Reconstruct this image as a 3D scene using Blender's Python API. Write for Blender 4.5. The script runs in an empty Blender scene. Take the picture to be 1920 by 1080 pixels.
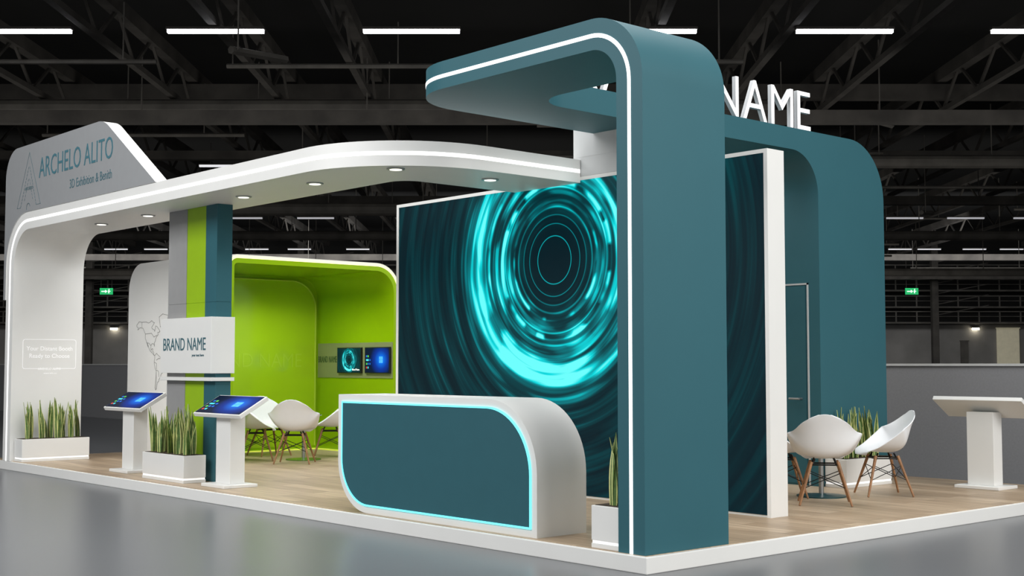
import bpy, math, random
from mathutils import Vector, Matrix
random.seed(7)
C = bpy.context.scene.collection
PI = math.pi
FZ = 0.12            # top of the stand platform
bpy.context.scene.view_settings.view_transform = 'Standard'

# ------------------------------------------------------------------ materials
def lin(c):
    return tuple(((v/255)/12.92 if v/255 <= .04045 else ((v/255+.055)/1.055)**2.4) for v in c)
def mat(name, rgb, rough=.5, metal=0., noise=0., nscale=8., emis=None, es=0., spec=.5, alpha=1., trans=0.):
    m = bpy.data.materials.new(name); m.use_nodes = True
    nt = m.node_tree; b = nt.nodes['Principled BSDF']
    c = lin(rgb)
    b.inputs['Base Color'].default_value = (*c, 1)
    b.inputs['Roughness'].default_value = rough
    b.inputs['Metallic'].default_value = metal
    b.inputs['Specular IOR Level'].default_value = spec
    b.inputs['Transmission Weight'].default_value = trans
    if noise > 0:
        tc = nt.nodes.new('ShaderNodeTexCoord'); n = nt.nodes.new('ShaderNodeTexNoise')
        n.inputs['Scale'].default_value = nscale; n.inputs['Detail'].default_value = 4
        r = nt.nodes.new('ShaderNodeValToRGB')
        r.color_ramp.elements[0].position = .3; r.color_ramp.elements[1].position = .7
        r.color_ramp.elements[0].color = (*[v*(1-noise) for v in c], 1)
        r.color_ramp.elements[1].color = (*[min(1, v*(1+noise)) for v in c], 1)
        nt.links.new(tc.outputs['Object'], n.inputs['Vector'])
        nt.links.new(n.outputs['Fac'], r.inputs['Fac']); nt.links.new(r.outputs['Color'], b.inputs['Base Color'])
    if emis:
        b.inputs['Emission Color'].default_value = (*lin(emis), 1); b.inputs['Emission Strength'].default_value = es
    return m
TEAL = mat('teal_laminate', (50,98,108), .5, noise=.02, nscale=2, spec=.3)
TEALD = mat('teal_panel', (48,94,104), .45, noise=.02, spec=.3)
WHITE = mat('white_laminate', (232,232,229), .45, noise=.012, nscale=3)
GREYW = mat('pale_grey_laminate', (190,192,192), .5, noise=.015)
SIGNG = mat('sign_grey', (148,150,152), .55, noise=.02)
GREY = mat('column_grey', (150,150,150), .5, noise=.03)
LIME = mat('lime_laminate', (148,190,10), .20, noise=.02, nscale=2)
LIMEP = mat('lime_inset_panel', (160,199,26), .12, noise=.02, nscale=2)
LIMER = mat('lime_raised_lettering', (166,202,44), .25, noise=.02, nscale=2)
LIMEC = mat('column_lime', (150,188,26), .45, noise=.02)
STRIP = mat('white_light_strip', (255,255,255), .5, emis=(255,255,255), es=1.0)
STRIPL = mat('soft_light_strip', (250,250,250), .5, emis=(255,255,255), es=.5)
STRIPY = mat('yellow_light_strip', (255,255,200), .5, emis=(248,255,150), es=.9)
STRIPF = mat('floor_glow_strip', (225,235,90), .5, emis=(225,240,90), es=.35)
CYAN = mat('cyan_light_strip', (120,235,245), .5, emis=(100,232,248), es=.95)
LAMP = mat('lamp_diffuser', (255,255,250), .5, emis=(255,250,235), es=1.8)
TRIMG = mat('lamp_trim', (165,168,168), .35, .2)
INK = mat('teal_ink', (66,112,124), .6, noise=.02)
INKD = mat('dark_ink', (66,104,114), .6, noise=.02)
INKL = mat('pale_ink', (88,112,118), .6, noise=.02)
WTEXT = mat('white_print', (255,255,255), .5, emis=(255,255,255), es=.18)
LINE = mat('map_line', (140,140,138), .7, noise=.05)
SHELL = mat('white_plastic', (240,242,244), .35, noise=.01)
WOODL = mat('beech_wood', (150,108,72), .5, noise=.25, nscale=20)
WIRE = mat('black_wire', (25,25,25), .35, .7, noise=.05)
SOIL = mat('soil', (60,48,36), .95, noise=.4, nscale=60)
LEAF = mat('leaf_green', (88,118,58), .5, noise=.35, nscale=30)
LEAFY = mat('leaf_edge_yellow', (212,214,140), .5, noise=.08, nscale=30)
BLACK = mat('black_plastic', (14,14,16), .35, noise=.05)
BRONZE = mat('dark_monitor_edge', (70,50,50), .4, noise=.05)
GLASS = mat('clear_glass', (225,240,238), .05, trans=.95)
TABB = mat('dark_teal_base', (30,70,76), .3, .3, noise=.03)
TABL = mat('green_table_base', (100,140,60), .25, .3, noise=.03)
STEEL = mat('brushed_steel', (170,172,172), .35, .9, noise=.04)
LETW = mat('white_letter', (240,240,240), .5, noise=.01, emis=(255,255,255), es=.5)  # emission put in so the letter faces look brighter lit
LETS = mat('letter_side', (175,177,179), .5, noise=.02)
OLIVE = mat('olive_band', (140,148,104), .5, noise=.02)
GREENT = mat('green_ink', (50,84,40), .5, noise=.02)
HDARK = mat('hall_black', (13,13,12), .9, noise=.3, nscale=.4)
HBEAM = mat('hall_steel', (62,59,55), .85, noise=.4, nscale=.8)
HPIPE = mat('hall_pipe', (84,81,76), .75, noise=.3, nscale=1)
HWALL = mat('hall_wall_grey', (130,128,125), .85, noise=.15, nscale=.5)
PART = mat('partition_grey', (128,128,130), .85, noise=.05, nscale=40)
PARTT = mat('partition_top', (185,185,183), .7, noise=.05)
HDOOR = mat('beige_door', (205,198,175), .7, noise=.08, nscale=3, emis=(205,198,170), es=.2)
TUBE = mat('fluorescent_tube', (255,255,255), .5, emis=(250,250,255), es=8)
TUBE2 = mat('far_fluorescent_tube', (255,255,255), .5, emis=(250,250,255), es=.8)
TUBE3 = mat('dim_fluorescent_tube', (200,200,200), .5, emis=(240,240,250), es=.35)
EXITG = mat('exit_green', (20,160,90), .5, noise=.05, emis=(20,170,95), es=.9)
EXITW = mat('exit_white', (240,255,245), .5, emis=(240,255,245), es=1.2)
WARM = mat('wall_lamp_glow', (255,245,220), .5, emis=(255,245,220), es=9)

class G:                                     # tiny node helper
    def __init__(s, nt): s.nt = nt
    def n(s, t): return s.nt.nodes.new(t)
    def m(s, op, a, b=None, c=None):
        k = s.n('ShaderNodeMath'); k.operation = op
        for i, v in enumerate((a, b, c)):
            if v is None: continue
            if isinstance(v, (int, float)): k.inputs[i].default_value = v
            else: s.nt.links.new(v, k.inputs[i])
        return k.outputs[0]
    def vec(s, x, y, z):
        k = s.n('ShaderNodeCombineXYZ')
        for i, v in enumerate((x, y, z)):
            if isinstance(v, (int, float)): k.inputs[i].default_value = v
            else: s.nt.links.new(v, k.inputs[i])
        return k.outputs[0]
    def noise(s, v, sc, det=2):
        k = s.n('ShaderNodeTexNoise'); k.inputs['Scale'].default_value = sc; k.inputs['Detail'].default_value = det
        s.nt.links.new(v, k.inputs['Vector']); return k.outputs['Fac']
    def ramp(s, f, stops, rgb=False):
        k = s.n('ShaderNodeValToRGB'); e = k.color_ramp.elements
        while len(e) < len(stops): e.new(.5)
        for i, (p, c) in enumerate(stops):
            e[i].position = p; e[i].color = (*c, 1) if rgb else (c, c, c, 1)
        s.nt.links.new(f, k.inputs['Fac']); return k.outputs['Color']
def emission_mat(name):
    m = bpy.data.materials.new(name); m.use_nodes = True
    nt = m.node_tree; b = nt.nodes['Principled BSDF']; b.inputs['Roughness'].default_value = .5
    b.inputs['Specular IOR Level'].default_value = .1
    b.inputs['Base Color'].default_value = (.002, .004, .005, 1)
    return m, nt, b, G(nt)
def ring_mat(name, cx, cz, k, es=1.0):
    m, nt, b, g = emission_mat(name)
    tc = g.n('ShaderNodeTexCoord'); sp = g.n('ShaderNodeSeparateXYZ'); nt.links.new(tc.outputs['Object'], sp.inputs[0])
    x = g.m('MULTIPLY', g.m('SUBTRACT', sp.outputs[0], cx), k); z = g.m('MULTIPLY', g.m('SUBTRACT', sp.outputs[2], cz), k)
    r = g.m('SQRT', g.m('ADD', g.m('ADD', g.m('MULTIPLY', x, x), g.m('MULTIPLY', z, z)), .00001))
    ct = g.m('DIVIDE', x, r); st = g.m('DIVIDE', z, r)
    def gauss(r0, w):
        d = g.m('DIVIDE', g.m('SUBTRACT', r, r0), w)
        return g.m('EXPONENT', g.m('MULTIPLY', g.m('MULTIPLY', d, d), -1))
    def dirmask(ax, az, p=1.0, base=0.):
        d = g.m('ADD', g.m('MULTIPLY', ct, ax), g.m('MULTIPLY', st, az))
        d = g.m('MAXIMUM', g.m('ADD', d, base), 0.0)
        return g.m('POWER', d, p)
    def an(ks, kr, off=0.):                # noise that runs along the arcs
        return g.vec(g.m('ADD', g.m('MULTIPLY', ct, ks), off), g.m('MULTIPLY', st, ks), g.m('MULTIPLY', r, kr))
    n1 = g.noise(an(1.4, 9.), 1., 1); n2 = g.noise(an(1.0, 28.), 1., 1)
    n3 = g.noise(an(3.6, 2.5, 3.), 1., 0); n4 = g.noise(an(2.2, 6., 8.), 1., 0)
    c1 = g.ramp(n1, [(.40, .0), (.68, 1.)]); c2 = g.ramp(n2, [(.40, .0), (.62, 1.)]); c3 = g.ramp(n3, [(.45, .0), (.58, 1.)])
    c4 = g.ramp(n4, [(.41, 0.), (.60, 1.)])
    env = g.ramp(g.m('DIVIDE', r, 3.), [(0, .0), (.15, .02), (.18, .35), (.27, .8), (.37, .95), (.43, .75), (.50, .50), (.6, .40), (.8, .28), (1, .12)])
    M_ = lambda a, b_: g.m('MULTIPLY', a, b_)
    fine = g.m('POWER', g.m('ADD', M_(g.m('SINE', M_(r, 95.)), .5), .5), 3.)
    band = gauss(.88, .34)
    tot = M_(env, g.m('ADD', M_(c1, .38), M_(M_(c2, g.m('ADD', c1, .3)), .38)))
    tot = g.m('ADD', tot, M_(M_(fine, band), M_(g.m('ADD', c4, .35), .22)))
    tot = g.m('ADD', tot, M_(gauss(.95, .36), .13))
    def add(v, k_):
        nonlocal tot
        tot = g.m('ADD', tot, M_(v, k_))
    brk = g.m('ADD', M_(c4, .6), .4)
    add(M_(gauss(1.19, .048), M_(dirmask(-.85, -.45, .9, .15), brk)), 1.1)
    add(M_(gauss(1.26, .16), dirmask(-.75, -.6, 1, .1)), .26)
    add(M_(gauss(1.23, .055), M_(dirmask(.15, -1, 2., .1), brk)), .8)
    add(M_(gauss(1.09, .030), M_(dirmask(0, -1, .8, .35), c4)), .7)
    add(M_(gauss(1.03, .026), M_(dirmask(-1, .3, .9, .1), c3)), .6)
    add(M_(gauss(.96, .040), M_(dirmask(.9, .35, .9, .35), brk)), .75)
    add(M_(gauss(.90, .020), c4), .5)
    add(M_(gauss(.79, .026), c3), .75)
    add(M_(gauss(.61, .020), M_(c3, dirmask(.1, -.6, 1, .6))), .85)
    add(M_(gauss(.70, .018), c4), .4)
    add(gauss(.745, .008), .25)
    add(gauss(.54, .011), .32)
    add(gauss(.245, .006), .65)
    add(gauss(.37, .006), .5)
    add(gauss(.46, .008), .38)
    col = g.ramp(tot, [(0, (0, .010, .016)), (.22, (0, .045, .055)), (.5, (0, .22, .25)), (.8, (0, .74, .78)), (1, (.15, 1, .98))], True)
    nt.links.new(col, b.inputs['Emission Color']); b.inputs['Emission Strength'].default_value = es
    return m
def desktop_mat(name, sx):                   # dark blue desktop, glow at one side
    m, nt, b, g = emission_mat(name)
    tc = g.n('ShaderNodeTexCoord'); sp = g.n('ShaderNodeSeparateXYZ'); nt.links.new(tc.outputs['UV'], sp.inputs[0])
    x = g.m('SUBTRACT', sp.outputs[0], sx); y = g.m('MULTIPLY', g.m('SUBTRACT', sp.outputs[1], .52), .7)
    r = g.m('SQRT', g.m('ADD', g.m('MULTIPLY', x, x), g.m('MULTIPLY', y, y)))
    col = g.ramp(r, [(0, (.10, .50, 1.)), (.10, (.0, .16, .8)), (.27, (.0, .03, .34)), (.46, (0, .005, .04)), (1, (0, .002, .008))], True)
    nt.links.new(col, b.inputs['Emission Color']); b.inputs['Emission Strength'].default_value = 1.
    return m
DESK = desktop_mat('blue_desktop', .68)
def wood_mat():
    m = bpy.data.materials.new('oak_planks'); m.use_nodes = True; nt = m.node_tree; b = nt.nodes['Principled BSDF']; g = G(nt)
    tc = g.n('ShaderNodeTexCoord')
    br = g.n('ShaderNodeTexBrick'); br.offset = .37; br.inputs['Scale'].default_value = 1
    br.inputs['Brick Width'].default_value = 1.5; br.inputs['Row Height'].default_value = .2; br.inputs['Mortar Size'].default_value = .002
    br.inputs['Color1'].default_value = (*lin((200,179,152)), 1); br.inputs['Color2'].default_value = (*lin((168,146,120)), 1)
    br.inputs['Mortar'].default_value = (*lin((120,102,82)), 1)
    nt.links.new(tc.outputs['Object'], br.inputs['Vector'])
    mp = g.n('ShaderNodeMapping'); mp.inputs['Scale'].default_value = (1.2, 14, 1); nt.links.new(tc.outputs['Object'], mp.inputs['Vector'])
    n = g.noise(mp.outputs[0], 1.6, 5)
    rc = g.ramp(n, [(.3, (.72, .70, .68)), (.7, (1.06, 1.06, 1.06))], True)
    mx = g.n('ShaderNodeMixRGB'); mx.blend_type = 'MULTIPLY'; mx.inputs[0].default_value = 1
    nt.links.new(br.outputs['Color'], mx.inputs[1]); nt.links.new(rc, mx.inputs[2]); nt.links.new(mx.outputs[0], b.inputs['Base Color'])
    b.inputs['Roughness'].default_value = .42
    return m
WOOD = wood_mat()
HFLOOR = mat('polished_grey_floor', (104,106,109), .30, noise=.03, nscale=.25, spec=.42)

# ------------------------------------------------------------------ mesh builder
def woff(p):
    v = Vector((0, 0, 0))
    while p is not None: v += p.location; p = p.parent
    return v
def arc(cx, cy, r, a0, a1, n=14):
    return [(cx + r*math.cos(math.radians(a0+(a1-a0)*i/n)), cy + r*math.sin(math.radians(a0+(a1-a0)*i/n))) for i in range(n+1)]
class M:
    def __init__(s): s.v = []; s.f = []; s.mi = []; s.uv = {}
    def add(s, vs, fs, mi=0):
        o = len(s.v); s.v += [Vector(p) for p in vs]
        for k, f in enumerate(fs):
            s.f.append([o+i for i in f]); s.mi.append(mi[k] if isinstance(mi, list) else mi)
        return s
    def box(s, x0, x1, y0, y1, z0, z1, mi=0):
        return s.add([(x0,y0,z0),(x1,y0,z0),(x1,y1,z0),(x0,y1,z0),(x0,y0,z1),(x1,y0,z1),(x1,y1,z1),(x0,y1,z1)],
                     [(3,2,1,0),(4,5,6,7),(0,1,5,4),(1,2,6,5),(2,3,7,6),(3,0,4,7)], mi)
    def prism(s, poly, ax, a0, a1, cap=0, side=0):
        def P(p, a):
            if ax == 'y': return (p[0], a, p[1])
            if ax == 'x': return (a, p[0], p[1])
            return (p[0], p[1], a)
        n = len(poly); vs = [P(p, a0) for p in poly] + [P(p, a1) for p in poly]
        fs = [tuple(range(n)), tuple(range(2*n-1, n-1, -1))] + [(i, n+i, n+(i+1) % n, (i+1) % n) for i in range(n)]
        return s.add(vs, fs, [cap, cap] + [side]*n)
    def tube(s, p, q, r0, r1=None, n=8, mi=0):
        p = Vector(p); q = Vector(q); r1 = r0 if r1 is None else r1
        d = (q-p).normalized(); a = d.orthogonal().normalized(); b = d.cross(a)
        vs = [p + (a*math.cos(2*PI*i/n) + b*math.sin(2*PI*i/n))*r0 for i in range(n)] + [q + (a*math.cos(2*PI*i/n) + b*math.sin(2*PI*i/n))*r1 for i in range(n)]
        return s.add(vs, [tuple(range(n))[::-1], tuple(range(n, 2*n))] + [(i, (i+1) % n, n+(i+1) % n, n+i) for i in range(n)], mi)
    def lathe(s, prof, cx=0, cy=0, n=32, mi=0):
        o = []; k = len(prof)
        for r, z in prof:
            for i in range(n): o.append((cx+r*math.cos(2*PI*i/n), cy+r*math.sin(2*PI*i/n), z))
        fs = [(j*n+i, j*n+(i+1) % n, (j+1)*n+(i+1) % n, (j+1)*n+i) for j in range(k-1) for i in range(n)]
        fs += [tuple(range(n))[::-1], tuple(range((k-1)*n, k*n))]
        return s.add(o, fs, mi)
    def sweep(s, pts, sides, norms, w, t, mi=0):
        vs = []
        for p, a, nn in zip(pts, sides, norms):
            p = Vector(p); a = Vector(a).normalized()*w/2; nn = Vector(nn).normalized()
            vs += [p-a-nn*.004, p+a-nn*.004, p+a+nn*t, p-a+nn*t]
        fs = [(0,1,2,3), tuple(4*(len(pts)-1)+i for i in (3,2,1,0))]
        for j in range(len(pts)-1):
            for i in range(4): fs.append((4*j+i, 4*j+(i+1) % 4, 4*j+4+(i+1) % 4, 4*j+4+i))
        return s.add(vs, fs, mi)
    def line(s, pts, plane, off, w=.01, t=.004):       # flat polyline on a wall; plane 'y' faces -Y, 'x' faces +X
        for a, b in zip(pts[:-1], pts[1:]):
            d = Vector((b[0]-a[0], b[1]-a[1])); L = d.length
            if L < 1e-6: continue
            d /= L; n = Vector((-d.y, d.x))*w/2; a2 = Vector(a)-d*w/2; b2 = Vector(b)+d*w/2
            q = [a2-n, b2-n, b2+n, a2+n]
            if plane == 'y': vs = [(p.x, off, p.y) for p in q] + [(p.x, off-t, p.y) for p in q]
            else: vs = [(off, p.x, p.y) for p in q] + [(off+t, p.x, p.y) for p in q]
            s.add(vs, [(0,1,2,3), (7,6,5,4), (0,4,5,1), (1,5,6,2), (2,6,7,3), (3,7,4,0)])
        return s
    def build(s, name, mats, parent=None, smooth=None, bevel=0, origin=None, local=False, mods=None):
        me = bpy.data.meshes.new(name)
        if parent is not None: off = Vector((0,0,0)) if local else woff(parent)
        elif origin is not None: off = Vector(origin)
        else:
            xs = [v.x for v in s.v]; ys = [v.y for v in s.v]
            off = Vector(((min(xs)+max(xs))/2, (min(ys)+max(ys))/2, min(v.z for v in s.v)))
        me.from_pydata([tuple(v-off) for v in s.v], [], s.f)
        if not isinstance(mats, (list, tuple)): mats = [mats]
        for m in mats: me.materials.append(m)
        me.polygons.foreach_set('material_index', s.mi)
        import bmesh
        bm = bmesh.new(); bm.from_mesh(me); bmesh.ops.recalc_face_normals(bm, faces=bm.faces); bm.to_mesh(me); bm.free()
        if smooth:
            me.polygons.foreach_set('use_smooth', [True]*len(me.polygons)); me.set_sharp_from_angle(angle=math.radians(smooth))
        me.update()
        o = bpy.data.objects.new(name, me); C.objects.link(o)
        if parent is not None: o.parent = parent
        else: o.location = off
        if bevel:
            b = o.modifiers.new('bevel', 'BEVEL'); b.width = bevel; b.segments = 2; b.limit_method = 'ANGLE'; b.angle_limit = math.radians(50)
            b.harden_normals = False
        return o
def tag(o, label, cat, group=None, kind=None):
    o['label'] = label; o['category'] = cat
    if group: o['group'] = group
    if kind: o['kind'] = kind
    return o
def thing(name, label, cat, loc, rz=0, group=None):
    o = bpy.data.objects.new(name, None); o.empty_display_size = .1; C.objects.link(o)
    o.location = loc; o.rotation_euler = (0, 0, rz)
    return tag(o, label, cat, group)
def dup(root, loc, rz, label=None, group=None):
    r = root.copy(); C.objects.link(r); r.location = loc; r.rotation_euler = (0, 0, rz)
    if label: r['label'] = label
    if group: r['group'] = group
    for ch in list(root.children):
        c = ch.copy(); C.objects.link(c); c.parent = r
        for gg in list(ch.children):
            d = gg.copy(); C.objects.link(d); d.parent = c
    return r
def struct(o): o['kind'] = 'structure'; return o
def text_geo(body, width=None, cap=None, ext=0.004, size=1., shear=0, off=0.):
    cu = bpy.data.curves.new('t', 'FONT'); cu.body = body; cu.size = size; cu.extrude = 0; cu.resolution_u = 3; cu.shear = shear; cu.offset = off
    ob = bpy.data.objects.new('t', cu); C.objects.link(ob)
    bpy.context.view_layer.update()
    dg = bpy.context.evaluated_depsgraph_get(); me = bpy.data.meshes.new_from_object(ob.evaluated_get(dg))
    vs = [v.co.copy() for v in me.vertices]; fs = [tuple(p.vertices) for p in me.polygons]
    bpy.data.objects.remove(ob); bpy.data.curves.remove(cu)
    edges = {}
    for f in fs:
        for a, b in zip(f, f[1:]+f[:1]): edges[(a, b)] = 1
    bnd = [(a, b) for (a, b) in edges if (b, a) not in edges]
    x0 = min(v.x for v in vs); x1 = max(v.x for v in vs)
    capu = .729*size
    sx = (width/(x1-x0)) if width else (cap/capu); sy = cap/capu if cap else sx
    n = len(vs); out = [Vector(((v.x-x0)*sx, v.y*sy, ext)) for v in vs] + [Vector(((v.x-x0)*sx, v.y*sy, 0)) for v in vs]
    F = fs + [tuple(i+n for i in f[::-1]) for f in fs]; mi = [0]*len(F)
    F += [(b, a, a+n, b+n) for a, b in bnd]; mi += [1]*len(bnd)
    return out, F, mi
def put_text(m, body, plane, o, **k):
    vs, F, mi = text_geo(body, **k); ox, oy, oz = o
    if plane == 'y': P = [(ox+v.x, oy-v.z, oz+v.y) for v in vs]
    else: P = [(ox+v.z, oy+v.x, oz+v.y) for v in vs]
    m.add(P, F, mi); return m

# ------------------------------------------------------------------ platform
plat = thing('stand_platform', 'long low white exhibition platform with pale oak plank decking', 'platform', (-6.15, 3.5, 0))
M().box(-12.3, 0, 0, 7.0, 0, .116).build('plinth', WHITE, plat, bevel=.006)
M().box(-12.27, -.03, .03, 6.97, .1, FZ).build('decking', WOOD, plat)

# ------------------------------------------------------------------ teal main frame
TX0, TX1 = -2.92, -2.18
Z0, Z1 = 3.69, 3.92
FY = .92
fr = thing('teal_portal_frame', 'tall teal rounded portal with glowing white edge line at the platform corner', 'exhibition frame', (-.17, .5, FZ))
R = .5; r_ = .25
p = [(-.04, FZ)] + arc(-.04-R, Z1-R, R, 0, 90, 20) + [(-1.78, Z1), (-1.78, Z0)] + arc(-.54, Z0-r_, r_, 90, 0, 14) + [(-.29, FZ)]
M().prism(p, 'y', .03, FY).build('front_leg', TEAL, fr, smooth=35)
p = [(-1.78, .03), (-1.78, FY)] + arc(-1.78, FY+.4, .4, 270, 180) + [(TX1, 4.67), (TX0, 4.67)] + arc(TX0+.65, .68, .65, 180, 270)
M().prism(p, 'z', Z0, Z1).build('roof_slab', TEAL, fr, smooth=35)
p = [(4.67, Z1)] + arc(6.38-.65, Z1-.65, .65, 90, 0) + [(6.38, FZ), (5.12, FZ)] + arc(4.67, Z0-.45, .45, 0, 90)
M().prism(p, 'x', TX0, TX1).build('rear_leg', TEAL, fr, smooth=35)
M().box(-4.2, TX0, 5.12, 6.36, FZ, Z0).build('storage_wall', TEAL, fr)
pts = [(-.165, .03, FZ)]; sd = [(1,0,0)]
for a in range(0, 91, 6):
    c, s_ = math.cos(math.radians(a)), math.sin(math.radians(a))
    pts.append((-.04-R+.375*c, .03, Z1-R+.375*s_)); sd.append((c, 0, s_))
pts.append((TX0+.65, .03, Z1-.125)); sd.append((0,0,1))
nm = [(0,-1,0)]*len(pts)
for a in range(0, 91, 6):
    c, s_ = math.cos(math.radians(270-a)), math.sin(math.radians(270-a))
    pts.append((TX0+.65+.65*c, .68+.65*s_, Z1-.125)); sd.append((0,0,1)); nm.append((c, s_, 0))
pts.append((TX0, 2.0, Z1-.125)); sd.append((0,0,1)); nm.append((-1,0,0))
M().sweep(pts, sd, nm, .030, .004).build('light_strip', STRIP, fr)
dr = M().box(-3.15, -2.36, 5.112, 5.12, FZ+.02, 2.27).build('storage_door', TEALD, fr)
dr['label'] = 'teal flush door with thin pale frame'
M().line([(-3.18, FZ), (-3.18, 2.29), (-2.33, 2.29), (-2.33, FZ)], 'y', 5.12, .018, .010).build('door_frame', GREYW, dr)
M().tube((-2.42, 5.112, 1.05), (-2.42, 5.06, 1.05), .012).tube((-2.42, 5.06, 1.05), (-2.55, 5.06, 1.05), .011).build('door_handle', STEEL, dr)
sb = M().box(-3.2, TX1, 2.44, 2.75, 3.283, Z0).box(-3.2, TX0-.001, 2.44, 2.75, Z0, 3.80).box(-3.2, TX1, 2.438, 2.44, 3.475, 3.478).build('support_block', GREYW, fr)
sb['label'] = 'pale grey block between the screen wall and the teal roof'
mon = thing('wall_monitor', 'slim dark monitor seen edge-on inside the tall teal portal leg', 'monitor', (-.31, .5, 1.77))
M().box(-.318, -.29, .1, .9, 1.77, 2.5).build('housing', BRONZE, mon, bevel=.004)
M().box(-.321, -.318, .13, .87, 1.8, 2.47).build('display', BLACK, mon)

# roof letters
sign = thing('roof_lettering', 'white block capitals standing in a row on the teal roof beam', 'sign letters', (TX1-.1, 3.3, Z1))
def put_word(word, y0, y1, cap):
    ms = []; y = 0
    for ch in word:
        m = M(); put_text(m, ch, 'x', (TX1-.055, 0, Z1), cap=cap, ext=.045, off=-.008)
        w = max(v.y for v in m.v); ms.append((m, y)); y += w+.075
    k = (y1-y0)/(y-.06)
    for m, yy in ms:
        m.v = [Vector((v.x, y0+(v.y+yy)*k, v.z)) for v in m.v]
        m.build('letter', [LETW, LETS], sign)
put_word('BRAND', 1.15, 3.05, .45)
put_word('NAME', 3.42, 5.03, .45)

# ------------------------------------------------------------------ white canopy arch
cz0, cz1 = 3.22, 3.45
CD = .98
ca = thing('white_canopy_arch', 'long white canopy on a rounded end leg with glowing edge line', 'canopy', (-11.7, .5, FZ))
p = [(-11.82, FZ)] + arc(-11.82+.7, cz1-.7, .7, 180, 90) + [(-4.3, cz1), (-4.3, cz0)] + arc(-11.57+.5, cz0-.5, .5, 90, 180) + [(-11.57, FZ)]
M().prism(p, 'y', 0, CD).build('arch_shell', WHITE, ca, smooth=35)
p = [(-4.3, 0)] + arc(-4.3, 1.2, 1.2, 270, 360, 20) + [(-3.1, 2.435), (-4.08, 2.435)] + arc(-4.3, 1.2, 1.2-CD, 0, -90, 8)
M().prism(p, 'z', cz0, cz1).build('curved_end', WHITE, ca, smooth=35)
pts = [(-11.695, 0, FZ)]; sd = [(-1,0,0)]
for a in range(180, 89, -6):
    c, s_ = math.cos(math.radians(a)), math.sin(math.radians(a))
    pts.append((-11.12+.585*c+.01, 0, cz1-.7+.585*s_)); sd.append((c, 0, s_))
pts.append((-4.3, 0, cz1-.115)); sd.append((0,0,1)); nm = [(0,-1,0)]*len(pts)
for a in range(270, 361, 6):
    c, s_ = math.cos(math.radians(a)), math.sin(math.radians(a))
    pts.append((-4.3+1.2*c, 1.2+1.2*s_, cz1-.115)); sd.append((0,0,1)); nm.append((c, s_, 0))
pts.append((-3.1, 2.43, cz1-.115)); sd.append((0,0,1)); nm.append((1,0,0))
M().sweep(pts, sd, nm, .034, .004).build('light_strip', STRIP, ca)
DL = [(-9.85,.47), (-8.55,.48), (-6.24,.46), (-4.86,.47), (-3.55,.5), (-3.5,1.6)]
for (x, y) in DL:
    d = M().lathe([(.085, cz0), (.085, cz0-.010), (.060, cz0-.012)], x, y, 24).build('downlight', TRIMG, ca, smooth=40)
    M().lathe([(.058, cz0-.011), (.058, cz0-.014)], x, y, 24).build('lamp_disc', LAMP, d)
# invitation text on the inner face of the leg
tm = M()
rr = [(.60, 1.36), (.86, 1.36)] + arc(.86, 1.39, .03, -90, 0, 4) + arc(.86, 1.73, .03, 0, 90, 4) + arc(.18, 1.73, .03, 90, 180, 4) + arc(.18, 1.39, .03, 180, 270, 4) + [(.44, 1.36)]
tm.line(rr, 'x', -11.57, .006, .002); tm.build('text_outline', WTEXT, ca)
for s_, y, z, w_, c_ in (('Your Distant Booth', .2, 1.61, .64, .06), ('Ready to Choose', .24, 1.51, .56, .06), ('ARCHELO ALITO', .36, 1.345, .32, .03), ('www.info.co', .44, 1.29, .18, .02)):
    tm = M(); put_text(tm, s_, 'x', (-11.57, y, z), width=w_, cap=c_, ext=.002, off=-.004); tm.build('text_line', [WTEXT, WTEXT], ca)

# sign board above the arch
sg = thing('grey_sign_board', 'grey rounded sign board with slanted white end above the canopy', 'sign', (-10, .1, 3.45))
scx, scz, sr = -8.92, 3.78, .57
dx_, dz_ = -7.36-scx, cz1+.002-scz
tdeg = math.degrees(math.atan2(dz_, dx_) + math.acos(sr/math.hypot(dx_, dz_)))
p = [(-11.9, 2.3)] + arc(-11.9+.4, 4.35-.4, .4, 180, 90, 10) + arc(scx, scz, sr, 90, tdeg, 12) + [(-7.36, cz1+.002)] + [(-11.12, cz1+.002)] + arc(-11.12, cz1-.7, .702, 90, 180, 14) + [(-11.822, 2.3)]
M().prism(p, 'y', -.01, .16, 0, 1).build('board', [SIGNG, WHITE], sg, smooth=35)
m = M(); put_text(m, 'ARCHELO ALITO', 'y', (-10.72, -.01, 3.86), width=2.24, cap=.28, off=-.004); m.build('lettering', [INK, INK], sg)
m = M(); put_text(m, '3D Exhibition & Benith', 'y', (-9.72, -.01, 3.62), width=1.22, cap=.12, off=-.01); m.build('small_lettering', [INKD, INKD], sg)
m = M()
def dots(a, b, n, w=.008):
    for i in range(n):
        t0 = (i+.1)/n; t1 = (i+.65)/n
        m.line([(a[0]+(b[0]-a[0])*t0, a[1]+(b[1]-a[1])*t0), (a[0]+(b[0]-a[0])*t1, a[1]+(b[1]-a[1])*t1)], 'y', -.01, w, .003)
apex = (-11.06, 4.24)
m.line([(-11.46, 3.52), apex, (-10.66, 3.52)], 'y', -.01, .006, .003)
dots((-11.34, 3.52), (-11.07, 4.06), 12); dots((-10.80, 3.52), (-11.05, 4.06), 12)
dots((-11.21, 3.60), (-11.07, 3.90), 6, .006); dots((-10.92, 3.60), (-11.05, 3.90), 6, .006)
m.line([(-11.46, 3.52), (-11.34, 3.52)], 'y', -.01, .006, .003); m.line([(-10.80, 3.52), (-10.66, 3.52)], 'y', -.01, .006, .003)
m.line(arc(-11.07, 3.50, .06, 20, 200, 8), 'y', -.01, .008, .003)
put_text(m, 'ARCHELO', 'y', (-11.19, -.01, 3.74), width=.26, cap=.045)
m.build('emblem', [INKL, INKL], sg)

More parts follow.
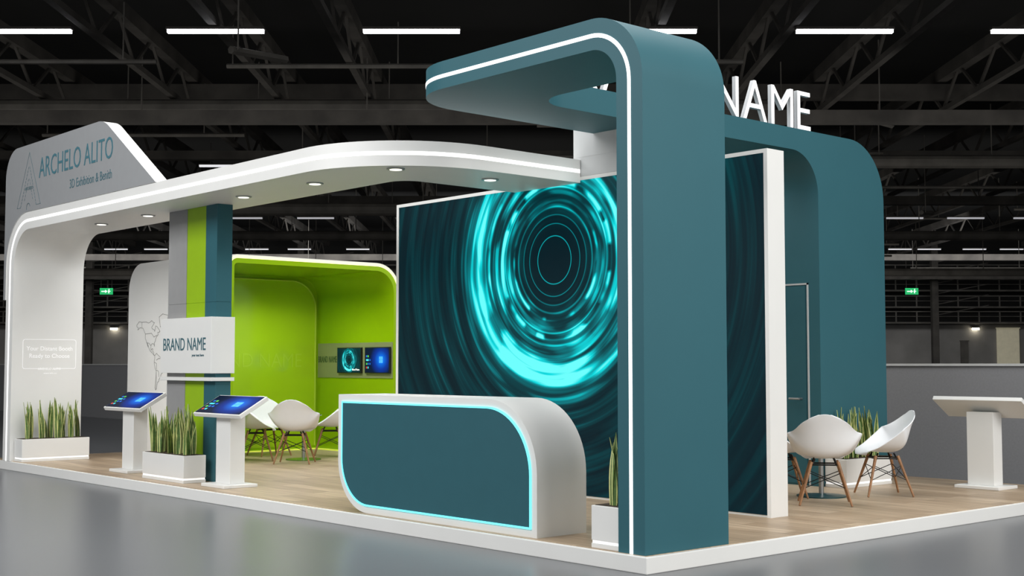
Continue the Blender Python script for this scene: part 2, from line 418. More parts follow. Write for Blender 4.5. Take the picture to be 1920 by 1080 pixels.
# ------------------------------------------------------------------ three-colour column with brand box
co = thing('three_colour_column', 'square column in grey, lime and teal strips under the canopy', 'column', (-7.5, .64, FZ))
for nme, x0, x1, mt, yy in (('grey_strip', -8.13, -7.68, GREY, .55), ('lime_strip', -7.68, -7.23, LIMEC, .555), ('teal_strip', -7.23, -6.97, TEAL, .55)):
    q = M()
    for a, b in ((FZ, 1.2), (1.2, 2.12), (2.12, cz0)): q.box(x0, x1, yy, .74, a+.002, b-.002)
    q.box(x0+.004, x1-.004, yy+.004, .736, FZ, cz0)
    q.build(nme, mt, co)
bb = thing('brand_box', 'white box with teal lettering wrapped round the three-colour column', 'sign box', (-7.5, .6, 1.3))
def wrap(z0, z1):
    m = M(); o = [(-8.15,.47),(-6.93,.47),(-6.93,.765),(-8.15,.765)]; i = [(-8.131,.549),(-6.969,.549),(-6.969,.741),(-8.131,.741)]
    vs = [(x,y,z0) for x,y in o]+[(x,y,z0) for x,y in i]+[(x,y,z1) for x,y in o]+[(x,y,z1) for x,y in i]; fs = []
    for k in range(4):
        j = (k+1) % 4; fs += [(k,j,8+j,8+k), (4+k,12+k,12+j,4+j), (8+k,8+j,12+j,12+k), (k,4+k,4+j,j)]
    return m.add(vs, fs)
wrap(1.32, 1.95).build('box', WHITE, bb, bevel=.003)
wrap(1.235, 1.275).build('lower_band', WHITE, bb, bevel=.003)
m = M(); put_text(m, 'BRAND NAME', 'y', (-8.07, .47, 1.58), width=1.02, cap=.15); m.build('lettering', [INKD, INKD], bb)
m = M(); put_text(m, 'your text here', 'y', (-7.37, .47, 1.51), width=.28, cap=.03); m.build('small_lettering', [INKD, INKD], bb)

# ------------------------------------------------------------------ LED wall
lw = thing('screen_wall', 'huge freestanding screen wall showing glowing cyan rings, white frame', 'screen', (-3.485, 2.44, FZ))
M().box(-6.16, -.81, 2.45, 2.67, FZ, 3.28).box(-6.16, -.81, 2.435, 2.45, 3.245, 3.28).box(-6.16, -6.12, 2.435, 2.45, FZ, 3.245).box(-.85, -.81, 2.435, 2.45, FZ, 3.245).build('frame', WHITE, lw)
RING = ring_mat('cyan_ring_screen', 0, 2.476-FZ, 1.0)
M().box(-6.12, -.85, 2.441, 2.449, FZ+.02, 3.245).build('display', RING, lw)

# ------------------------------------------------------------------ reception counter
ct = thing('reception_counter', 'white reception counter with teal front panel and cyan light outline', 'counter', (-2.5, .35, FZ))
def cprof(i, rt, rb):
    x0, x1, z0, z1 = -3.83+i, -1.18-i, FZ+i, 1.15-i
    return arc(x1-rt, z1-rt, rt, 0, 90, 16) + [(x0, z1)] + arc(x0+rb, z0+rb, rb, 180, 270, 14) + [(x1, z0)]
M().prism(cprof(0, .56, .45), 'y', .08, .6).build('body', WHITE, ct, smooth=35)
M().prism(cprof(.075, .5, .39), 'y', .074, .08).build('front_panel', TEALD, ct)
def ring_prism(pa, pb, y0, y1):
    n = len(pa); vs = [(x,y0,z) for x,z in pa]+[(x,y0,z) for x,z in pb]+[(x,y1,z) for x,z in pa]+[(x,y1,z) for x,z in pb]; fs = []
    for k in range(n):
        j = (k+1) % n
        fs += [(k,j,n+j,n+k), (2*n+k,3*n+k,3*n+j,2*n+j), (k,2*n+k,2*n+j,j), (n+k,n+j,3*n+j,3*n+k)]
    return M().add(vs, fs)
ring_prism(cprof(.060, .505, .40), cprof(.075, .5, .39), .070, .081).build('light_outline', CYAN, ct)

# ------------------------------------------------------------------ lime pavilion
pv = thing('lime_pavilion', 'open rounded pavilion, lime green inside and white outside, with yellow edge light', 'pavilion', (-10, 3.2, FZ))
ZT = 2.86; PL = 1.80
def uprof(y0, y1, zt, rl, ro, t):
    ri = max(ro-t, .02); rli = max(rl-t, .02)
    return [(y0, FZ)] + arc(y0+rl, zt-rl, rl, 180, 90, 12) + arc(y1-ro, zt-ro, ro, 90, 0, 12) + [(y1, FZ), (y1-t, FZ)] + arc(y1-ro, zt-ro, ri, 0, 90, 12) + arc(y0+rli+t, zt-rli-t, rli, 90, 180, 12) + [(y0+t, FZ)]
M().prism(uprof(PL, 4.6, ZT, .16, .42, .05), 'x', -11.1, -9.0).build('outer_shell', WHITE, pv, smooth=35)
M().prism(uprof(PL+.052, 4.548, ZT-.052, .11, .37, .06), 'x', -11.08, -9.0).build('lime_lining', LIME, pv, smooth=35)
M().box(-11.14, -11.0, PL+.05, 4.55, FZ, ZT-.08).build('back_wall', LIME, pv)
ip = [(1.95, FZ+.06)] + arc(1.95+.2, 2.69-.2, .2, 180, 90, 10) + arc(4.44-.42, 2.69-.42, .42, 90, 0, 12) + [(4.44, FZ+.06)]
M().prism(ip, 'x', -11.0, -10.985).build('inset_panel', LIMEP, pv, smooth=35)
m = M(); put_text(m, 'BRAND NAME', 'x', (-10.985, 2.45, 1.38), width=1.75, cap=.22, ext=.003, off=-.006); m.build('raised_lettering', [LIMER, LIMER], pv)
ms = ip[11:]
P3 = [(-10.985, a, b) for a, b in ms]; S3 = []
for i in range(len(ms)):
    a = ms[max(0, i-1)]; b = ms[min(len(ms)-1, i+1)]; d = Vector((b[0]-a[0], b[1]-a[1])).normalized(); S3.append((0, -d.y, d.x))
RIM = mat('lime_rim', (195,220,70), .3, noise=.02)
M().sweep(P3, S3, [(1,0,0)]*len(P3), .014, .02).build('inset_rim', RIM, pv)
def edge(y0, y1, zt, rl, r):
    P = [(-9.0, a, b) for a, b in arc(y0+rl, zt-rl, rl, 180, 90, 12)] + [(-9.0, a, b) for a, b in arc(y1-r, zt-r, r, 90, 0, 12)] + [(-9.0, y1, zt-r-.15)]
    S = [(0, math.cos(math.radians(180-90*i/12)), math.sin(math.radians(180-90*i/12))) for i in range(13)] + [(0, math.cos(math.radians(90-90*i/12)), math.sin(math.radians(90-90*i/12))) for i in range(13)] + [(0,1,0)]
    return P, S
P_, S_ = edge(PL+.035, 4.565, ZT-.035, .125, .38)
M().sweep(P_, S_, [(1,0,0)]*len(P_), .03, .006).build('edge_light', STRIPY, pv)
M().box(-10.985, -10.955, PL+.12, 4.48, FZ, FZ+.02).box(-10.985, -9.02, 4.46, 4.485, FZ, FZ+.02).build('floor_light', STRIPF, pv)
w = -11.7; MY = PL-.08
p = [(w, FZ)] + arc(w+.4, ZT-.4, .4, 180, 90, 12) + arc(-9.0-.12, ZT-.12, .12, 90, 0, 6) + [(-9.0, FZ)]
M().prism(p, 'y', MY, PL).build('map_wall', WHITE, pv, smooth=35)
NA = [(-165,65),(-155,71),(-140,70),(-130,70),(-120,70),(-110,68),(-103,69),(-95,72),(-88,69),(-82,68),(-86,65),(-94,60),(-92,57),(-82,55),(-80,52),(-78,56),(-76,62),(-70,61),(-65,58),(-60,55),(-56,52),(-60,50),(-66,50),(-64,46),(-70,43),(-75,38),(-76,35),(-81,31),(-80,25),(-83,29),(-90,30),(-96,28),(-97,22),(-95,18),(-90,21),(-87,20),(-88,16),(-83,14),(-82,9),(-78,8),(-85,11),(-92,14),(-100,17),(-105,21),(-109,26),(-113,31),(-110,24),(-115,30),(-118,34),(-124,40),(-124,48),(-130,54),(-136,59),(-150,60),(-160,56),(-158,60),(-165,62),(-165,65)]
SA = [(-78,8),(-73,11),(-70,12),(-60,8),(-52,5),(-50,0),(-42,-3),(-35,-6),(-38,-12),(-39,-18),(-42,-23),(-48,-26),(-50,-30),(-57,-35),(-58,-38),(-63,-40),(-66,-45),(-68,-52),(-72,-54),(-75,-50),(-73,-40),(-71,-30),(-70,-20),(-76,-14),(-80,-6),(-80,-1),(-78,2),(-78,8)]
GL = [(-55,60),(-45,60),(-22,70),(-20,80),(-45,83),(-60,78),(-55,60)]
AF = [(-10,32),(10,37),(30,31),(43,12),(51,11),(40,-5),(35,-22),(27,-34),(18,-34),(12,-18),(9,0),(-5,5),(-15,12),(-17,20),(-10,32)]
EU = [(-9,38),(-5,48),(5,53),(10,60),(20,70),(45,68),(80,73),(110,75),(140,72),(175,68),(160,60),(140,52),(130,42),(121,32),(108,18),(100,8),(90,22),(80,8),(72,20),(60,25),(45,14),(35,30),(27,38),(15,42),(-9,38)]
AU = [(114,-22),(130,-12),(143,-12),(153,-28),(147,-38),(131,-32),(115,-34),(114,-22)]
BR = {0: [[(-124,48),(-95,49),(-83,42),(-70,45)], [(-118,32),(-106,31),(-97,26)], [(-141,70),(-141,60)]], 1: [[(-70,-18),(-60,-20),(-57,-30)], [(-70,0),(-60,3),(-52,3)], [(-70,-20),(-69,-40),(-71,-52)], [(-79,-4),(-70,-6),(-69,-16)]]}
for i, L in enumerate([NA, SA, GL, AF, EU, AU]):
    m = M()
    for q in [L] + BR.get(i, []): m.line([(-11.45+(lo+170)*.0066, 1.48+la*.0077) for lo, la in q], 'y', MY, .006, .003)
    m.build('continent_outline', LINE, pv)
# media band and the two TVs
M().box(-10.95, -9.02, 4.475, 4.488, 1.22, 1.74).build('media_band', OLIVE, pv)
m = M(); put_text(m, 'BRAND NAME', 'y', (-10.93, 4.475, 1.45), width=.5, cap=.10); m.build('band_lettering', [GREENT, GREENT], pv)
EB = mat('tile_blue', (20,90,190), emis=(20,110,220), es=.5); ER = mat('tile_red', (200,60,40), emis=(210,60,40), es=.5)
EG = mat('tile_green', (80,180,60), emis=(90,200,60), es=.6); EY = mat('tile_teal', (60,190,200), emis=(60,190,210), es=.7)
EP = mat('pane_blue', (60,150,240), emis=(60,150,245), es=.9)
def tiles(x0, x1, z0, z1, yy, parent, conv=None):   # start tiles and window panes, each a part
    W = x1-x0; H = z1-z0; out = []
    spec = []
    for i, j, c, w_ in ((3,0,EB,1),(3,1,EG,1),(2,0,EY,2),(1,0,EG,1),(1,1,EB,1),(0,0,ER,1),(0,1,EY,1),(2,2.2,EB,1),(1,2.2,EB,1)):
        a = x0+W*(.05+.065*j); b = z0+H*(.16+.155*i); spec.append(('start_tile', a, a+W*(.045*w_+.02*(w_-1)), b, b+H*.08, c))
    cx = x0+W*.68; cz = z0+H*.52
    for sx in (0, 1):
        for sz in (0, 1):
            a = cx+(-.075 if sx == 0 else .004)*W; b = cz+(-.13 if sz == 0 else .01)*H
            spec.append(('window_pane', a, a+.071*W, b, b+.12*H, EP))
    for nme, a, b, c, d, mt in spec:
        m = M(); 
        if conv: m.box(a, b, c, d, .0252, .0262)
        else: m.box(a, b, yy-.0015, yy-.0002, c, d)
        o = m.build(nme, mt, parent, local=bool(conv))
        if conv: conv(o)
def set_uv(o, ax, az):
    me = o.data; xs = [v.co[ax] for v in me.vertices]; zs = [v.co[az] for v in me.vertices]
    x0, x1, z0, z1 = min(xs), max(xs), min(zs), max(zs); uv = me.uv_layers.new(name='UVMap')
    for lp in me.loops:
        c = me.vertices[lp.vertex_index].co; uv.data[lp.index].uv = ((c[ax]-x0)/(x1-x0), (c[az]-z0)/(z1-z0))
t1 = thing('television', 'wall television showing teal rings on the lime pavilion wall', 'television', (-10.05, 4.46, 1.29))
M().box(-10.37, -9.75, 4.44, 4.474, 1.29, 1.67).build('housing', BLACK, t1, bevel=.003)
M().box(-10.358, -9.762, 4.437, 4.44, 1.302, 1.658).build('display', ring_mat('small_ring_screen', 0, .2, 7.5), t1)
m = M(); put_text(m, 'Brand Name', 'y', (-9.96, 4.437, 1.33), width=.18, cap=.03, ext=.001); m.build('screen_lettering', [STRIP, STRIP], t1)
t2 = thing('television', 'wall television showing a blue computer desktop, right of the ring picture', 'television', (-9.34, 4.46, 1.29))
M().box(-9.65, -9.04, 4.44, 4.474, 1.29, 1.67).build('housing', BLACK, t2, bevel=.003)
o = M().box(-9.638, -9.052, 4.437, 4.44, 1.302, 1.658).build('display', DESK, t2); set_uv(o, 0, 2)
tiles(-9.638, -9.052, 1.302, 1.658, 4.437, o)

# ------------------------------------------------------------------ touch kiosks
def kiosk(label):
    t = thing('touch_kiosk', label, 'kiosk', (0, 0, 0), 0, None)
    M().box(-.25, .25, -.2, .2, 0, .035).build('base_plate', WHITE, t, bevel=.006, local=True)
    M().box(-.15, .15, -.08, .1, .035, .80).build('stem', WHITE, t, bevel=.004, local=True)
    def tilt(o):
        for v in o.data.vertices:
            v.co = Matrix.Translation((0, 0, .85)) @ Matrix.Rotation(math.radians(30), 4, 'X') @ v.co
    o = M().box(-.5, .5, -.19, .19, -.025, .02).build('head_tray', WHITE, t, local=True, bevel=.005); tilt(o)
    s2 = M().box(-.475, .475, -.172, .172, .02, .025).build('touch_screen', DESK, t, local=True); set_uv(s2, 0, 1); tilt(s2)
    tiles(-.475, .475, -.172, .172, 0, s2, tilt)
    return t
k1 = kiosk('white touch screen kiosk left of the column planter')
k1.location = (-8.87, .5, FZ)
k2 = dup(k1, (-6.40, .42, FZ), 0, 'white touch screen kiosk right of the three-colour column')
k3 = dup(k1, (-.96, 6.3, FZ), PI, 'white kiosk seen from behind at the far right platform end')

# ------------------------------------------------------------------ planters and snake plants
def planter(loc, rz, L, label, seedn, glabel, group):
    t = thing('planter_box', label, 'planter', loc, rz)
    M().box(-L/2, L/2, -.135, .135, .055, .3).build('trough', WHITE, t, bevel=.004, local=True)
    M().box(-L/2, L/2, -.135, .135, 0, .035).build('foot', WHITE, t, bevel=.003, local=True)
    M().box(-L/2+.006, L/2-.006, -.129, .129, .035, .055).build('light_gap', STRIPL, t, local=True)
    M().box(-L/2+.02, L/2-.02, -.115, .115, .296, .304).build('soil', SOIL, t, local=True)
    rnd = random.Random(seedn); n = int(L/.105)
    for i in range(n):
        lx = -L/2+.09+(L-.18)*i/(n-1)+rnd.uniform(-.01, .01); ly = (.045 if i % 2 else -.045)+rnd.uniform(-.01, .01)
        c, s_ = math.cos(rz), math.sin(rz)
        o = plants[rnd.randrange(len(plants))].copy(); C.objects.link(o)
        o.location = (loc[0]+lx*c-ly*s_, loc[1]+lx*s_+ly*c, loc[2]+.305); o.rotation_euler = (0, 0, rnd.uniform(0, 6.28)); sc = rnd.uniform(.90, 1.08); o.scale = (sc, sc, sc)
        tag(o, glabel, 'plant', group)
plants = []
for k in range(4):
    rnd = random.Random(50+k); m = M()
    for i in range(6):
        a = rnd.uniform(0, 6.28); h = rnd.uniform(.28, .52); lean = rnd.uniform(.02, .07); w0 = rnd.uniform(.025, .035); tw = rnd.uniform(-.7, .7)
        bx, by = rnd.uniform(-.03, .03), rnd.uniform(-.03, .03); vs = []; mi = []; fs = []; S = 7
        for j in range(S+1):
            t = j/S; wd = w0*(.70+.75*t-1.44*t**3) if t < .999 else .0012; wd = max(wd, .0012)
            aa = a+tw*t; dx, dy = math.cos(aa), math.sin(aa); cx = bx+math.cos(a+1.57)*lean*t*t; cy = by+math.sin(a+1.57)*lean*t*t
            nx, ny = -dy, dx
            for ww in (-1, -.66, 0, .66, 1): vs.append((cx+dx*wd*ww+nx*.006*abs(ww), cy+dy*wd*ww+ny*.006*abs(ww), h*t))
        for j in range(S):
            for c_ in range(4):
                fs.append((5*j+c_, 5*j+c_+1, 5*j+c_+6, 5*j+c_+5)); mi.append(1 if c_ in (0, 3) else 0)
        m.add(vs, fs, mi)
    o = m.build('snake_plant', [LEAF, LEAFY], None, smooth=60, origin=(0, 0, 0)); plants.append(o)
planter((-7.50, .33, FZ), 0, 1.0, 'white planter box in front of the three-colour column', 1, 'snake plant in the planter before the three-colour column', 'snake plants by the column')
planter((-11.41, .52, FZ), PI/2, .93, 'white planter box against the white arch leg, far left', 2, 'snake plant in the planter at the white arch leg', 'snake plants at the arch leg')
planter((-.44, .60, FZ), PI/2, 1.1, 'white planter box tucked beside the tall teal leg', 3, 'snake plant in the planter beside the tall teal leg', 'snake plants beside the teal leg')
planter((-2.03, 5.58, FZ), PI/2, .85, 'white planter box at the rear teal leg behind the chairs', 4, 'snake plant in the planter at the rear teal leg', 'snake plants at the rear leg')
for o in plants: bpy.data.objects.remove(o)

# ------------------------------------------------------------------ chairs and tables
def make_chair():
    t = thing('shell_armchair', 'x', 'chair', (0, 0, 0))
    prof = [(.262,.405),(.252,.434),(.20,.446),(.12,.438),(.03,.428),(-.06,.425),(-.13,.436),(-.185,.475),(-.218,.545),(-.240,.625),(-.262,.705),(-.285,.775),(-.30,.822),(-.306,.842)]
    hw =   [.15,.195,.225,.255,.285,.305,.315,.310,.292,.268,.240,.208,.155,.06]
    lift = [.0,.002,.010,.050,.130,.195,.222,.190,.125,.055,.0,-.03,-.03,-.01]
    fwd =  [-.05,-.03,-.01,0,.0,.01,.04,.08,.11,.105,.080,.05,.025,.01]
    n = 16; vs = []
    for i, (y, z) in enumerate(prof):
        for j in range(n+1):
            w = -1+2*j/n; a = abs(w)
            x = hw[i]*math.sin(w*PI/2*.8)/math.sin(PI/2*.8)
            flare = 1+.08*(a**6)
            vs.append((x*flare, y+fwd[i]*a**2., z+lift[i]*a**2.1))
    fs = [(i*(n+1)+j, i*(n+1)+j+1, (i+1)*(n+1)+j+1, (i+1)*(n+1)+j) for i in range(len(prof)-1) for j in range(n)]
    o = M().add(vs, fs).build('seat_shell', SHELL, t, smooth=80, local=True)
    sb_ = o.modifiers.new('sub', 'SUBSURF'); sb_.levels = 2; sb_.render_levels = 2
    sm = o.modifiers.new('solid', 'SOLIDIFY'); sm.thickness = .009; sm.offset = 0
    for sx in (-1, 1):
        for sy in (-1, 1):
            M().tube((sx*.12, sy*.11, .395), (sx*.235, sy*.225, .003), .016, .010, 10).build('leg', WOODL, t, smooth=50, local=True)
    b = M()
    def at(sx, sy, z): k = (.395-z)/.395; return (sx*(.12+.115*k), sy*(.11+.115*k), z)
    for sx in (-1, 1):
        b.tube(at(sx,-1,.30), at(sx,1,.16), .004).tube(at(sx,-1,.16), at(sx,1,.30), .004)
        b.tube(at(-1,sx,.30), at(1,sx,.16), .004).tube(at(-1,sx,.16), at(1,sx,.30), .004)
        b.tube(at(sx,-1,.37), at(sx,1,.37), .007).tube(at(-1,sx,.37), at(1,sx,.37), .007)
    for sx in (-1, 1):
        for sy in (-1, 1): b.tube((sx*.115, sy*.105, .36), (sx*.09, sy*.08, .42), .009)
    b.build('wire_brace', WIRE, t, local=True)
    return t
def rz_to(x, y, tx, ty): return math.atan2(ty-y, tx-x)-PI/2
def make_table(x, y, label, bm_):
    t = thing('round_table', label, 'table', (x, y, FZ))
    M().lathe([(.24, 0), (.24, .012), (.06, .022), (.03, .03)], n=40).build('base_disc', bm_, t, smooth=40, local=True)
    M().lathe([(.025, .02), (.025, .60)], n=16).build('pedestal', STEEL, t, smooth=40, local=True)
    M().lathe([(.24, .60), (.245, .605), (.245, .61), (.24, .615)], n=40).build('glass_top', GLASS, t, smooth=40, local=True)
T1 = (-9.2, 3.12); T2 = (-1.60, 4.28)
make_table(*T1, 'small round glass table among the chairs in the lime pavilion', TABL)
make_table(*T2, 'small round glass table among the chairs behind the screen wall', TABB)
ch0 = make_chair()
sets = [(-8.72, 2.68, T1, 'white shell armchair with its back to the viewer, front of the lime pavilion'),
        (-9.52, 2.57, T1, 'white shell armchair behind the right touch kiosk, leftmost in the pavilion'),
        (-10.20, 3.18, T1, 'white shell armchair deepest in the lime pavilion, seen from the front'),
        (-9.36, 3.66, (-9.75, 3.1), 'white shell armchair in the pavilion next to the screen wall end'),
        (-1.17, 3.72, T2, 'white shell armchair with its back to the viewer behind the screen wall'),
        (-1.86, 3.99, (-1.20, 4.60), 'white shell armchair half hidden by the white screen wall edge'),
        (-1.27, 4.86, (-1.84, 4.18), 'white shell armchair in side view nearest the back-facing kiosk')]
for i, (x, y, T, lb) in enumerate(sets):
    g_ = 'armchairs in the lime pavilion' if i < 4 else 'armchairs behind the screen wall'
    if i == 0: c_ = ch0; c_.location = (x, y, FZ); c_.rotation_euler = (0, 0, rz_to(x, y, *T)); c_['label'] = lb; c_['group'] = g_
    else: dup(ch0, (x, y, FZ), rz_to(x, y, *T), lb, g_)

# ------------------------------------------------------------------ hall
CAM = Vector((6.01, -6.53, 0)); YAW = math.radians(48.5)
def HW(a, b, c): return CAM + Matrix.Rotation(YAW, 4, 'Z') @ Vector((a, b, c))
def hall(m, name, mt, rel=(0, 0, 0)):       # mesh given as (across, along, up) of the hall
    off = Vector(rel); m.v = [v-off for v in m.v]
    o = m.build(name, mt, None, origin=(0, 0, 0))
    o.location = HW(*off); o.rotation_euler = (0, 0, YAW)
    return o
o = hall(M().box(-80, 80, -25, 130, -.1, 0), 'floor', HFLOOR); struct(o)
struct(hall(M().box(-80, 80, 16, 130, 15, 15.3), 'ceiling', HDARK))
struct(hall(M().box(-80, 80, 128, 129, 0, 15), 'wall_back', HDARK))
struct(hall(M().box(-80, 80, 127.4, 128, 0, 5.3), 'trim_1', HWALL))
struct(hall(M().box(-80.5, -80, 16, 130, 0, 15), 'wall_left', HDARK))
struct(hall(M().box(80, 80.5, 16, 130, 0, 15), 'wall_right', HDARK))
# grey partition behind the stand
pt = M().box(-40, 30, 8.2, 8.3, 0, 1.40, 0).box(-40, 30, 8.18, 8.32, 1.40, 1.43, 1)
tag(pt.build('low_partition', [PART, PARTT]), 'long low grey partition wall standing behind the whole stand', 'partition')
def ux(u, fh): return (u-960)/2425*fh
def lampl(u, fh, z, w, mt, lb, gp, th=.05):
    x = ux(u, fh)
    o = thing('ceiling_light', lb, 'ceiling light', HW(x, fh, z), YAW, gp)
    M().box(-w/2, w/2, -.08, .08, -th, th).build('tube', mt, o, local=True)
    M().box(-w/2-.03, w/2+.03, -.12, .12, th, th+.07).build('fixture', HBEAM, o, local=True)
for u in (31, 397, 769, 1219, 1592, 1963): lampl(u, 38.5, 11.45, 2.9, TUBE, 'bright fluorescent tube in the nearest row under the black ceiling', 'nearest row of ceiling tubes')
for u in (420, 1742): lampl(u, 65, 11.45, 2.7, TUBE2, ['fluorescent tube above the canopy, left background', 'fluorescent tube right of the roof letters'][u > 900], None)
for u in (455, 590, 1700, 1815, 1940): lampl(u, 88, 11.4, 2.5, TUBE3, 'small dim fluorescent tube in the third row of the dark hall', 'third row of ceiling tubes')
for u in (30, 130, 215, 290, 480, 560, 670, 1690, 1745, 1830, 1900): lampl(u, 112, 11.4, 2.0, TUBE3, 'tiny fluorescent tube in the furthest row of the dark hall', 'furthest row of ceiling tubes')
# cross beams and long beams, trusses, pipes
for k, (fh, z, h) in enumerate([(32, 12.6, .5), (45, 9.9, .45), (52, 12.2, .6), (60, 11.0, .4), (74, 10.6, .5), (92, 10.3, .5), (104, 9.8, .5), (118, 9.2, .6)]):
    tag(hall(M().box(-70, 70, fh, fh+.5, z, z+h), 'roof_beam', HBEAM, (0, fh, z)), 'dark steel cross beam spanning the hall under the black ceiling', 'beam', 'cross beams of the hall roof')
for x in (-52, -44, -37, -30, -24, -18, -13, -9, -5.5, 4.5, 8.5, 12.5, 17.5, 23, 29, 36, 50):
    m = M().box(x-.2, x+.2, 28, 126, 12.9, 13.4).box(x-.12, x+.12, 28, 126, 11.6, 11.8)
    for j in range(24):
        a = 28+4*j; m.tube((x, a, 11.7), (x, a+2, 13.1), .07, n=4); m.tube((x, a+2, 13.1), (x, a+4, 11.7), .07, n=4)
    tag(hall(m, 'roof_truss', HBEAM, (x, 77, 11.6)), 'dark lattice truss running lengthwise under the hall ceiling', 'truss', 'lengthwise hall trusses')
for fh, x0, x1, z, r in ((49, -30, 10, 11.2, .35), (57, 6, 40, 10.4, .3), (68, -35, -4, 9.6, .35), (80, -40, 45, 9.4, .3), (96.6, -45, 50, 8.3, .3)):
    m = M().tube((x0, fh, z), (x1, fh, z), r, n=12)
    for j in range(int((x1-x0)/5)+1): m.tube((x0+.3+5*j, fh, z), (x0+.3+5*j, fh, 13), .03, n=4)
    tag(hall(m, 'air_duct', HPIPE, (x0, fh, z)), 'round grey air duct running across the dark hall roof', 'duct', 'air ducts of the hall')
rnd = random.Random(3)
for k in range(32):
    fh = 36+2.4*k; x = rnd.uniform(-.42, .42)*fh; z = rnd.uniform(8.8, 11.5); L = rnd.uniform(3, 12)
    if k == 25: continue
    m = M()
    if k % 4: m.tube((x, fh, z), (x+L, fh, z), .08, n=6).tube((x+L*.8, fh, z), (x+L*.8, fh, 13), .03, n=4)
    else: m.tube((x, fh, z), (x+1.2, fh+2., z+.2), .12, n=6)
    m.tube((x+.2, fh, z), (x+.2, fh, 13), .03, n=4)
    tag(hall(m, 'hanging_pipe', HPIPE, (x, fh, z)), 'thin pipe hanging on rods below the black hall roof', 'pipe', 'hanging pipes of the hall')
# catwalks on the back wall
for z in (5.5, 7.0, 8.6, 10.0):
    m = M().box(-75, 75, 124.5, 127, z-.15, z)
    for i in range(76): m.box(-75+2*i-.06, -75+2*i+.06, 124.5, 124.6, z, z+1.0)
    m.box(-75, 75, 124.5, 124.6, z+.95, z+1.05).box(-75, 75, 124.5, 124.6, z+.5, z+.56)
    tag(hall(m, 'catwalk', HPIPE, (0, 125, z)), 'dark railed catwalk along the far wall, %s level' % {5.5: 'the lowest', 7.0: 'the second', 8.6: 'the third', 10.0: 'the topmost'}[z], 'catwalk')
for i, x in enumerate(range(-50, 51, 10)):
    m = M().box(x-.3, x+.3, 122, 122.6, 0, 13)
    for j in range(6): m.tube((x-.3, 122, 6+j), (x+5, 122, 7+j), .05, n=4)
    tag(hall(m, 'hall_column', HBEAM, (x, 122, 0)), 'dark steel column with slanted braces at the far hall wall', 'column', 'columns at the far hall wall')
for k, u in enumerate((198, 1711)):
    fh = 120; x = ux(u, fh)
    o = thing('exit_sign', ['green exit sign high in the left background', 'green exit sign high in the right background'][k], 'exit sign', HW(x, fh, 7.9), YAW)
    M().box(-.6, .6, 0, .1, 0, .6).build('panel', EXITG, o, local=True)
    m = M().box(-.45, -.1, -.02, 0, .25, .33).add([(-.1,-.02,.14),(.1,-.02,.29),(-.1,-.02,.44)], [(0,1,2)]).box(.2, .28, -.02, 0, .12, .4).box(.15, .4, -.02, 0, .28, .33).box(.22, .3, -.02, 0, .43, .52)
    m.build('pictogram', EXITW, o, local=True)
    M().tube((-.5, .05, .6), (-.5, .05, 5.5), .03, n=4).tube((.5, .05, .6), (.5, .05, 5.5), .03, n=4).build('hanger', HBEAM, o, local=True)
def wall_bit(name, lb, cat, u0, u1, v0, v1, mt, fh=127.3):
    z1 = 1.42+(683-v0)/2425*fh; z0 = max(0, 1.42+(683-v1)/2425*fh)
    return tag(hall(M().box(ux(u0, fh), ux(u1, fh), fh-.1, fh, z0, z1).box(ux(u0, fh)-.1, ux(u1, fh)+.1, fh-.14, fh-.1, z1, z1+.1), name, mt, (ux(u0, fh), fh, z0)), lb, cat)
wall_bit('loading_door', 'tall beige loading door in the far wall at the right', 'door', 1868, 1910, 616, 700, HDOOR)
wall_bit('far_door', 'small pale door in the far wall left of the beige one', 'door', 1800, 1814, 640, 700, HPIPE)
for k, u in enumerate((213, 1830)):
    o = thing('wall_lamp', ['small bright wall lamp in the far left background', 'small bright wall lamp in the far right background'][k], 'wall lamp', HW(ux(u, 127), 126.9, 4.8), YAW)
    M().box(-.3, .3, 0, .4, 0, .2).build('lens', WARM, o, local=True); M().box(-.35, .35, 0, .45, .2, .3).build('hood', HBEAM, o, local=True)

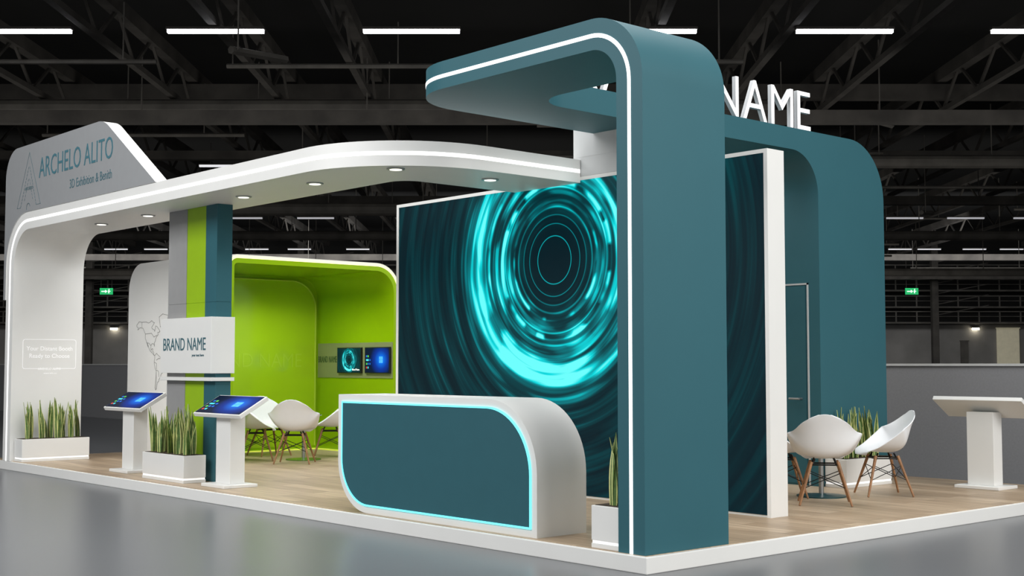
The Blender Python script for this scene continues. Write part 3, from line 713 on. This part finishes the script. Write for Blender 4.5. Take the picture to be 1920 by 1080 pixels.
# ------------------------------------------------------------------ lights, world, camera
def area(name, loc, tgt, sx, sy, pw, col=(1, 1, 1)):
    l = bpy.data.lights.new(name, 'AREA'); l.shape = 'RECTANGLE'; l.size = sx; l.size_y = sy; l.energy = pw; l.color = col
    o = bpy.data.objects.new(name, l); C.objects.link(o); o.location = loc
    o.rotation_euler = (Vector(tgt)-Vector(loc)).to_track_quat('-Z', 'Y').to_euler()
area('overhead_light', (-5.5, 2.5, 9.5), (-5.5, 2.5, 0), 12, 7, 950)  # overhead, front and side lamps are added out of view to light the stand
area('front_light', (-5, -9, 7.5), (-5.5, 1, 1.5), 10, 4, 950)
area('side_light', (10, 2, 7), (-3, 2, 1.5), 8, 4, 1200, (1, .985, .96))
area('hall_roof_fill', HW(0, 48, 7), HW(0, 52, 14), 50, 14, 750, (1, .97, .92))  # this lamp and the next: added without fixtures to bring out the roof trusses
area('hall_roof_fill', HW(0, 85, 7), HW(0, 90, 14), 70, 20, 1300, (1, .97, .92))
area('hall_wall_fill', HW(0, 100, 10), HW(0, 128, 5), 90, 3, 6500)  # added lamp with no fixture, brightens the far wall
for i, (x, y) in enumerate(DL + [(-9.8, 3.2)]):  # last spot has no fitting; it is added to brighten the lime pavilion
    l = bpy.data.lights.new('downlight_and_fill_beam', 'SPOT'); l.energy = 32 if i < len(DL) else 95; l.spot_size = math.radians(120 if i < len(DL) else 165); l.spot_blend = .8; l.shadow_soft_size = .04 if i < len(DL) else .1; l.color = (1, .98, .95)
    o = bpy.data.objects.new('downlight_and_fill_beam', l); C.objects.link(o); o.location = (x, y, cz0-.03 if i < len(DL) else 2.7)
w = bpy.data.worlds.new('world'); w.use_nodes = True; bpy.context.scene.world = w
bg = w.node_tree.nodes['Background']; bg.inputs[0].default_value = (.98, .99, 1, 1); bg.inputs[1].default_value = .5
cam = bpy.data.cameras.new('camera'); co_ = bpy.data.objects.new('camera', cam); C.objects.link(co_)
cam.sensor_width = 36; cam.lens = 36*2425/1920; cam.clip_end = 400
co_.location = (6.01, -6.53, 1.42); co_.rotation_euler = (math.radians(90+3.38), 0, YAW)
bpy.context.scene.camera = co_
